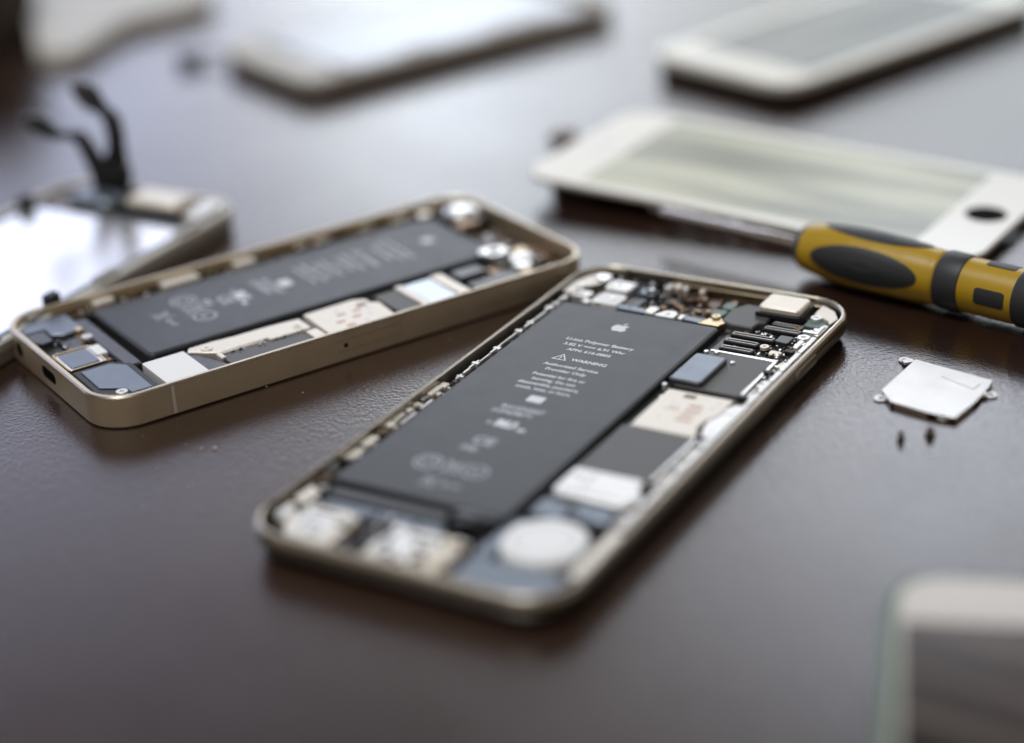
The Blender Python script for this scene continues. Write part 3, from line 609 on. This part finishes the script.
lathe([(38.0,5.0),(38.0,6.0),(38.3,6.45),(38.8,6.6),(43.2,6.6),(44.0,6.45),(44.3,6.0),(44.3,5.0)]).build('middle_ring','rubber',DR)
lathe([(44.2,5.0),(44.2,6.15),(57.2,6.15),(57.2,5.0)]).build('rear_sleeve','yellow',DR)
lathe([(57.1,5.0),(57.1,6.2),(57.6,6.5),(66,6.4),(68,5.6),(69,4.0)]).build('end_cap','rubber',DR)
def patch(s0,s1,ang,half,name,m,shape='oval',lift=.16):
    q=MB(); n=28; cs=(s0+s1)/2; hs=(s1-s0)/2; rs=[]
    for j,(k,lf) in enumerate(((1.0,-.3),(.995,lift*.6),(.93,lift),(.6,lift),(.25,lift))):
        ring=[]
        for i in range(n):
            a=2*math.pi*i/n
            if shape=='oval': ds,da=math.cos(a),math.sin(a)
            else:
                c,s_=math.cos(a),math.sin(a); mm=max(abs(c),abs(s_)); ds,da=c/mm,s_/mm
            s=cs+ds*hs*k; rr=hr(s)+lf; aa=ang+da*half*k/hr(cs)
            ring.append((s,rr*math.cos(aa),rr*math.sin(aa)))
        rs.append(ring)
    q.rings(rs,True,True); return q.build(name,m,DR,smooth=50)
base=R(180+ -10)   # local: y axis points away from camera; pads every quarter turn
for k in range(4): patch(6.6,34.6,base+k*math.pi/2,4.4,'grip_pad','rubber')
q=MB(); n_=18
for sg in (1,-1):
    an=base+math.pi/4*sg
    q.rings([[(s_,(hr(s_)+l_)*math.cos(an+da),(hr(s_)+l_)*math.sin(an+da)) for da,l_ in ((-.022,-.1),(-.008,.05),(.008,.05),(.022,-.1))] for s_ in [3.2+2*k for k in range(n_)]])
q.build('mould_seam','yellow',DR)
for k in range(4): patch(48.4,55.6,base+R(4)+k*math.pi/2,1.9,'sleeve_slot','rubber','rect',.05)

# ================================================================== SHIELD PLATE + SCREWS
SH=thing('shield_plate','bright metal shield plate with screw tabs lying on the table right of the front phone','metal plate',84.8,383.5)
BODY=[(-0.34, -1.05), (12.88, -13.44), (11.44, -16.28), (7.25, -22.61), (1.72, -29.09), (-2.67, -26.22), (-9.27, -20.21), (-10.07, -14.53)]
q=MB(); q.poly(BODY,.95,1.2,.08); q.build('plate','white_steel',SH)
q=MB(); 
for a,b_ in ((7,6),(6,5),(1,2),(4,3)):
    A_,B_=Vector(BODY[a]),Vector(BODY[b_]); cc=Vector((sum(p[0] for p in BODY)/len(BODY),sum(p[1] for p in BODY)/len(BODY)))
    n_=Vector(((B_-A_).y,-(B_-A_).x)).normalized(); n_=n_ if n_.dot(cc-A_)>0 else -n_
    a1=A_+(B_-A_)*.08+n_*.02; b1=A_+(B_-A_)*.92+n_*.02
    q.poly([tuple(a1),tuple(b1),tuple(b1+n_*.25),tuple(a1+n_*.25)],.08,1.0,.03)
q.build('bent_edge','steel',SH)
q=MB(); q.poly([(3.02, -10.24), (4.38, -8.75), (10.14, -14.9), (7.98, -17.18)],1.2,1.32,.12); q.build('embossed_ridge','white_steel',SH)
q=MB(); 
cxy=Vector((sum(p[0] for p in BODY)/len(BODY),sum(p[1] for p in BODY)/len(BODY)))
for t_ in [(-2.14, 0.77), (-10.62, -16.61), (-0.08, -26.7), (11.39, -18.23)]:
    q=MB(); c_=Vector(t_); q.ring(c_.x,c_.y,1.35,.5,.12,.42,24); d=(cxy-c_).normalized(); p_=Vector((-d.y,d.x))*1.15
    q.poly([tuple(c_+d*.9+p_),tuple(c_+d*.9-p_),tuple(c_+d*2.6-p_),tuple(c_+d*2.6+p_)],.35,.93,.05); q.build('screw_tab','white_steel',SH)
for i,(x,y,lab,sx) in enumerate(((74.6,348.6,'tiny dark screw standing on its head, slimmer one nearer the front phone',.85),(80.5,349.6,'tiny dark screw standing below the metal plate, the thicker of the two',1.15))):
    e=thing('loose_screw',lab,'screw',x,y,R(20*i),'tiny screws beside the metal plate')
    q=MB(); q.cyl(0,0,.95*sx,0,.6,16,ch=.1); q.build('screw_head','dark_screw',e)
    q=MB(); pr=[]
    for k in range(11): pr.append((.66*sx if k%2 else .52*sx,.6+k*.12))
    q.rings([[(r*math.cos(2*math.pi*j/14),r*math.sin(2*math.pi*j/14),z) for j in range(14)] for r,z in pr+[(.3*sx,2.0)]]); q.build('screw_thread','dark_screw',e)

# ================================================================== FOREGROUND PHONE (right bottom corner)
FG=thing('whole_phone','phone lying face up at the bottom right corner, beige bezel, greenish edge and dark screen','smartphone',74.9,221.7,R(-12.61))
q=MB(29.3,61.9); q.loft(0,0,58.6,123.8,9,[(.6,0),(.1,.5),(0,1.2),(0,6.0),(.3,6.5)],12); q.build('housing','glass_edge',FG)
q=MB(29.3,61.9); q.loft(.35,.35,58.25,123.45,8.7,[(0,6.5),(0,7.1),(.7,7.3)],12); q.build('glass_rim','glass_edge',FG)
q=MB(29.3,61.9); q.loft(2.2,1.6,56.4,122.2,7.4,[(0,7.25),(.02,7.32)],12); q.build('bezel','beige_glass',FG)
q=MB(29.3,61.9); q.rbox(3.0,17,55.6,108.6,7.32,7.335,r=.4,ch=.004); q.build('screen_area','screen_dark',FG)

# ================================================================== BACK RIGHT SCREEN
q_=thing('display_panel','white framed screen facing up in the back right, blurred, behind the long white screen','phone screen',113.5,620,R(-50.5))
q=MB(29.3,61.9); q.loft(0,0,58.6,123.8,9,[(1.2,0),(.6,.8),(.5,3.6),(.5,4.2)],12); q.build('panel_frame','black',q_)
q=MB(29.3,61.9); q.loft(0,0,58.6,123.8,9,[(.1,4.2),(0,4.4),(0,6.4),(.3,6.8)],12); q.build('front_glass','white_glass',q_)
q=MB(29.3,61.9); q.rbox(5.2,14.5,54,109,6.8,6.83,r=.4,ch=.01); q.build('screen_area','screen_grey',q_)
# ================================================================== BACK LEFT SCREEN (turned over)
q_=thing('display_panel','upturned screen assembly in the back centre with shiny metal backing and white rounded end','phone screen',-22.5,655.5,R(-55))
q=MB(29.3,61.9); q.loft(0,0,58.6,123.8,9,[(1.0,0.6),(.5,1.2),(.5,3.4),(.5,3.6)],12); q.build('panel_frame','grey_plastic',q_)
q=MB(29.3,61.9); q.frame(0,0,58.6,123.8,9,3.2,3.6,6.0,10,ch=.5); q.build('white_rim','white_plastic',q_)
q=MB(29.3,61.9); q.poly([(3.4,3.4),(55.2,3.4),(55.2,13),(40,15.5),(22,13),(3.4,14)],3.7,6.1,.3); q.build('end_block','white_plastic',q_)
q=MB(29.3,61.9); q.rbox(3.6,16,54.6,112,3.7,5.9,r=1.5,ch=.3); q.build('backing_plate','foil_plate',q_)
for v0,l in ((12,7),(38,12),(72,22)):
    q=MB(29.3,61.9); q.rbox(52.5,v0,57,v0+l,5.9,6.5,r=.8); q.build('dark_tape','brown_flex',q_)
q=MB(29.3,61.9); q.tube([(-.5,3,3),(-4,-1,2.6),(-7,-4,2.2)],.8); q.rbox(-10,-9.5,-3.5,-3,.2,3.6,r=1.5); q.build('flex_cable','black',q_)

# ================================================================== LEFT SCREEN (turned over) with standing cables
LP=thing('display_panel','upturned screen assembly at the left edge with black ribbon cables standing up','phone screen',-121.4,454.9,R(-29.65))
q=MB(29.3,61.9); q.loft(0,0,58.6,123.8,10.5,[(.8,0),(.3,.5),(.3,3.0),(.6,3.4)],12); q.build('panel_frame','grey_plastic',LP)
q=MB(29.3,61.9); q.frame(.2,.2,58.4,123.6,10.2,2.4,3.4,5.6,12,ch=.5); q.build('white_rim','white_plastic',LP)
q=MB(29.3,61.9); q.rbox(3.6,4,54.6,103,3.4,5.0,r=1.5,ch=.3); q.build('backing_plate','mirror_plate',LP)
q=MB(29.3,61.9); q.frame(2.8,3.2,55.6,104,2,1.1,3.4,5.5,4); q.build('backing_rim','bluefilm',LP)
def lpart(name,m,u0,v0,u1,v1,z0,z1,r=.6,ch=.2):
    q=MB(29.3,61.9); q.rbox(u0,v0,u1,v1,z0,z1,r=r,ch=ch); return q.build(name,m,LP)
lpart('sensor_tray','brown_flex',3.4,104.5,55,121,3.4,4.4,r=3); lpart('earpiece_block','cream',31,108,47,117,4.4,8.4,r=1.5,ch=.8); lpart('earpiece_base','black',29,105.5,49,108,4.4,6.6,r=.8)
lpart('corner_bracket','white_steel',48.5,108,54,120,4.4,6.0,r=2); lpart('camera_cup','bluefilm',12,106,27,115,4.4,7.4,r=3,ch=1); lpart('dark_knob','black',2.0,98,6.5,103,4,8.5,r=2,ch=1)
for v0 in (96,64,40,22): lpart('edge_latch','grey_plastic',55.2,v0,57.6,v0+8,5.4,6.7,r=.5)
lpart('edge_peg','black',54.6,47,57.6,51,5.4,9,r=.8,ch=.5)
# standing cables: local frame of LP -> built in world axes, converted back
cT=Matrix.Translation(Vector((-121.4,454.9,0)))@Matrix.Rotation(R(-29.65),4,'Z'); ci=cT.inverted()
def cable(name,pts,w,m='black',t=.5):
    q=MB(); P=[tuple(ci@Vector(p)) for p in pts]; q.ribbon(P,w,t,R(29.65)); return q.build(name,m,LP,smooth=60)
bx,by=-104.5,509.0
def at(px,py,dy=0):   # rise of the cable above its foot, in the plane that crosses the table at the foot
    h_=(186-py)*.915; return (bx+(px-8+.17*(186-py)-108)/3.72+3.5, by+dy, 6+h_/3.72/.906)
cable('ribbon_cable',[at(112,192),at(112,176,1),at(111,161,1),at(112,145,1),at(111,129,0),at(106,112,0),at(96,106,1),at(89,101,1),at(83,92,1),at(77,83,2)],[9,8.6,7,4.8,4.6,4.8,5.6,6.4,7,6.6],t=1.3)
cable('ribbon_cable',[at(106,186,-1),at(100,168,-1),at(93,156,-1),at(87,145,-1),at(80,133,-1),at(72,127,-1),at(60,126,-2),at(48,123,-2),at(39,114,-2),at(31,104,-2)],[6.5,5.8,4.8,4.4,4.2,4.4,5.2,6.2,6.6,5.6],t=2.4)
for P_,w_c,t_c in (([at(92,105,1),at(88,99,1),at(82,89,1),at(76,82,2)],4.8,3.4),([at(52,125,-2),at(44,119,-2),at(32,105,-2)],3.6,3.0),([at(113,188,0),at(112,172,0),at(111,160,0)],6.4,4.2),([at(109,125,0),at(104,109,0),at(99,106,0)],3.8,2.6)):
    cable('cable_connector',P_,w_c,'rubber',t_c)
cable('ribbon_cable',[at(118,190,-1),at(121,176,-1),at(120,164,-1),at(114,158,-1)],[5,4.6,4,3],t=2.4)

# ================================================================== far left things
q_=thing('phone_casing','white phone casing piece blurred at the top left, beside a dark brown block','phone part',-120,670)
PL=[(x+120,y-670) for x,y in cat([(-152.9, 665.1), (-146.1, 654.1), (-136.2, 654.2), (-130.1, 674.7), (-123.2, 690.9), (-98.7, 712.0), (-110.3, 743.7), (-149.3, 778.6), (-172.3, 768.7)],3)]
q=MB(); q.poly(PL,0,5,.6); q.build('casing_shell','white_plastic',q_)
q=MB(); q.poly(inset(PL,2.2) if sum(PL[k][0]*PL[(k+1)%len(PL)][1]-PL[(k+1)%len(PL)][0]*PL[k][1] for k in range(len(PL)))>0 else inset(PL[::-1],2.2),5,5.3,.2); q.build('casing_face','white_plastic',q_)
q=MB(); q.loft(-30,-22,30,22,4,[(1,0),(0,1),(0,38),(1.5,40)],6); o=q.build('dark_case','wood_dark'); o.location=(-193*S,696*S,0); o.rotation_euler=(0,0,R(-8))
o['label']='dark brown block cut off by the top left corner of the picture'; o['category']='case'

q=MB(); rd=random.Random(5)
for _ in range(140):
    x=rd.uniform(-150,130); y=rd.uniform(250,470); r0=rd.uniform(.05,.16)
    q.loft(x-r0,y-r0*.8,x+r0*rd.uniform(.6,1.6),y+r0*.8,r0*.4,[(0,.002),(.02,r0*.8),(.04,r0)],1)
o=q.build('dust','crumb'); o['kind']='stuff'; o['label']='fine pale dust specks scattered over the dark tabletop'; o['category']='dust'
# crumbs on the table
for i,(x,y,r0,lab) in enumerate(((-60.6,363.6,.42,'pale crumb on the table below the gold phone, right one of a pair'),(-63.3,364.0,.28,'smaller darker crumb on the table below the gold phone'))):
    q=MB(); q.loft(-r0,-r0*.8,r0,r0*.8,r0*.5,[(r0*.3,0),(0,r0*.4),(r0*.4,r0*1.0)],3); o=q.build('crumb','crumb'); o.location=(x*S,y*S,0); o.rotation_euler=(0,0,i*1.1); o['label']=lab; o['category']='crumb'

# ------------------------------------------------------------------ camera (f = 2020.8 px over 1024 px)
f=2020.8; pitch=.435475; roll=-.0631054
fw=Vector((0,math.cos(pitch),-math.sin(pitch))); up=Vector((0,math.sin(pitch),math.cos(pitch))); rt=Vector((1,0,0))
r2=rt*math.cos(roll)+up*math.sin(roll); u2=-rt*math.sin(roll)+up*math.cos(roll)
cd=bpy.data.cameras.new('camera'); co=bpy.data.objects.new('camera',cd); COL.objects.link(co)
mw=Matrix((r2,u2,-fw)).transposed().to_4x4(); mw.translation=Vector((0,0,182.158*S)); co.matrix_world=mw
cd.sensor_width=36; cd.lens=f/1024*36; cd.clip_start=.01; cd.clip_end=50
cd.dof.use_dof=True; cd.dof.focus_distance=.426; cd.dof.aperture_fstop=3.7; cd.dof.aperture_blades=0
sc.camera=co

# ------------------------------------------------------------------ light: a window wall beyond the table, dim room behind
w=bpy.data.worlds.new('World'); sc.world=w; w.use_nodes=True; nt=w.node_tree; N=nt.nodes; Lk=nt.links
bg=N['Background']
def Mth(op,a,b=None,c=None):
    n=N.new('ShaderNodeMath'); n.operation=op
    for i,x in enumerate((a,b,c)):
        if x is None: continue
        if isinstance(x,(int,float)): n.inputs[i].default_value=x
        else: Lk.new(x,n.inputs[i])
    return n.outputs[0]
tc=N.new('ShaderNodeTexCoord'); sx=N.new('ShaderNodeSeparateXYZ'); Lk.new(tc.outputs['Generated'],sx.inputs[0])
el=Mth('MULTIPLY',Mth('ARCSINE',sx.outputs[2]),57.2958); az=Mth('MULTIPLY',Mth('ARCTAN2',sx.outputs[0],sx.outputs[1]),57.2958)
def ramp(x,lo,hi,stops,interp='EASE'):
    mr=N.new('ShaderNodeMapRange'); mr.inputs[1].default_value=lo; mr.inputs[2].default_value=hi; Lk.new(x,mr.inputs[0])
    cr=N.new('ShaderNodeValToRGB'); cr.color_ramp.interpolation=interp; e=cr.color_ramp.elements
    while len(e)<len(stops): e.new(.5)
    for k,(p,c_) in enumerate(stops):
        e[k].position=(p-lo)/(hi-lo); e[k].color=(*(c_ if isinstance(c_,tuple) else (c_,c_,c_)),1)
    Lk.new(mr.outputs[0],cr.inputs[0]); return cr.outputs[0]
K=4.0
EV=ramp(el,-20,90,[(-20,.012),(1,.03),(6,.35),(11,.85),(16,.78),(20,.66),(25,.43),(29,.22),(33,.070),(38,.025),(50,.02),(90,.10)],'LINEAR')
AZ=ramp(az,-90,90,[(-90,(.08,.07,.06)),(-62,(.12,.11,.11)),(-50,(.56,.64,.9)),(-20,(.68,.76,1.0)),(-10,(.72,.78,1.02)),(-6,(.50,.51,.55)),(-1,(.80,.88,1.0)),(3,(.84,.89,.97)),(8,(.64,.67,.66)),(15,(.58,.64,.68)),(45,(.80,.84,.85)),(56,(.35,.36,.36)),(66,(.09,.08,.07)),(90,(.08,.07,.06))],'LINEAR')
WT=ramp(el,-20,90,[(-20,(1,1,1)),(20,(1,1,1)),(27,(1.0,.90,.83)),(34,(1.0,.76,.62)),(90,(1,.9,.85))],'LINEAR')
def mul(a,b,fac=1.0):
    m=N.new('ShaderNodeMix'); m.data_type='RGBA'; m.blend_type='MULTIPLY'; m.inputs[0].default_value=fac; Lk.new(a,m.inputs[6])
    if isinstance(b,tuple): m.inputs[7].default_value=(*b,1)
    else: Lk.new(b,m.inputs[7])
    return m.outputs[2]
# hazy outdoor structure seen through the window: soft slanted bands and foliage blotches
nb=N.new('ShaderNodeTexNoise'); nb.inputs['Scale'].default_value=5; Lk.new(tc.outputs['Generated'],nb.inputs['Vector'])
sl=Mth('ADD',Mth('MULTIPLY_ADD',az,-.16,el),Mth('MULTIPLY',nb.outputs['Fac'],2.0))
band=Mth('MULTIPLY_ADD',Mth('SINE',Mth('MULTIPLY',sl,1.1)),.15,.95)
nz=N.new('ShaderNodeTexNoise'); nz.inputs['Scale'].default_value=9; nz.inputs['Detail'].default_value=3; Lk.new(tc.outputs['Generated'],nz.inputs['Vector'])
blot=Mth('MULTIPLY_ADD',nz.outputs['Fac'],.7,.65)
cmb=N.new('ShaderNodeCombineColor'); slat=Mth('MULTIPLY_ADD',Mth('SINE',Mth('MULTIPLY',Mth('MULTIPLY_ADD',az,-.45,el),2.6)),.38,1.0)
hi=N.new('ShaderNodeMapRange'); hi.inputs[1].default_value=28; hi.inputs[2].default_value=31; Lk.new(el,hi.inputs[0])
slm=Mth('ADD',Mth('MULTIPLY',slat,hi.outputs[0]),Mth('SUBTRACT',1.0,hi.outputs[0]))
bb=Mth('MULTIPLY',Mth('MULTIPLY',band,blot),slm)
for i in range(3): Lk.new(bb,cmb.inputs[i])
win=mul(mul(mul(EV,WT),AZ),cmb.outputs[0])
def addc(a,b):
    m=N.new('ShaderNodeMix'); m.data_type='RGBA'; m.blend_type='ADD'; m.inputs[0].default_value=1; m.clamp_result=False
    Lk.new(a,m.inputs[6]); Lk.new(b,m.inputs[7]); return m.outputs[2]
def blob(a0,sa,e0,se,col):      # one brighter window opening, soft edged
    x=Mth('DIVIDE',Mth('SUBTRACT',az,a0),sa); y=Mth('DIVIDE',Mth('SUBTRACT',el,e0),se)
    g=Mth('EXPONENT',Mth('MULTIPLY',Mth('ADD',Mth('MULTIPLY',x,x),Mth('MULTIPLY',y,y)),-1))
    c_=N.new('ShaderNodeCombineColor')
    for i in range(3): Lk.new(Mth('MULTIPLY',g,col[i]),c_.inputs[i])
    return c_.outputs[0]
win=addc(win,blob(-2.5,4,15,6,(1.0,1.08,1.15))); win=addc(win,blob(13.5,8,27.5,3.8,(1.55,1.66,1.9)))
# ceiling and room: independent of azimuth
behind=N.new('ShaderNodeMapRange'); behind.inputs[1].default_value=.3; behind.inputs[2].default_value=-.4; behind.inputs[3].default_value=.12; Lk.new(sx.outputs[1],behind.inputs[0])
bc=N.new('ShaderNodeCombineColor')
for i in range(3): Lk.new(behind.outputs[0],bc.inputs[i])
room=ramp(el,-20,90,[(-20,(.07,.057,.043)),(10,(.07,.057,.045)),(35,(.05,.042,.034)),(55,(.04,.036,.03)),(90,(.06,.058,.055))],'LINEAR')
ad=N.new('ShaderNodeMix'); ad.data_type='RGBA'; ad.blend_type='ADD'; ad.inputs[0].default_value=1; ad.clamp_result=False
Lk.new(win,ad.inputs[6]); Lk.new(mul(room,bc.outputs[0]),ad.inputs[7]); Lk.new(ad.outputs[2],bg.inputs['Color']); bg.inputs['Strength'].default_value=K
w.cycles.sampling_method='MANUAL'; w.cycles.sample_map_resolution=1024
# soft overhead fill lamp, unseen, added to brighten the white parts
ld=bpy.data.lights.new('overhead_fill','AREA'); ld.shape='RECTANGLE'; ld.size=.6; ld.size_y=.5; ld.energy=11; ld.color=(.93,.97,1)
lo=bpy.data.objects.new('overhead_fill',ld); COL.objects.link(lo); lo.location=(-.3,.22,1.2)
lo.rotation_euler=(Vector((0,.42,0))-lo.location).to_track_quat('-Z','Y').to_euler()

sc.view_settings.view_transform='Standard'; sc.view_settings.look='None'; sc.view_settings.gamma=1; sc.view_settings.exposure=0
sc.cycles.use_denoising=True; sc.cycles.max_bounces=6; sc.cycles.caustics_reflective=False; sc.cycles.sample_clamp_indirect=4
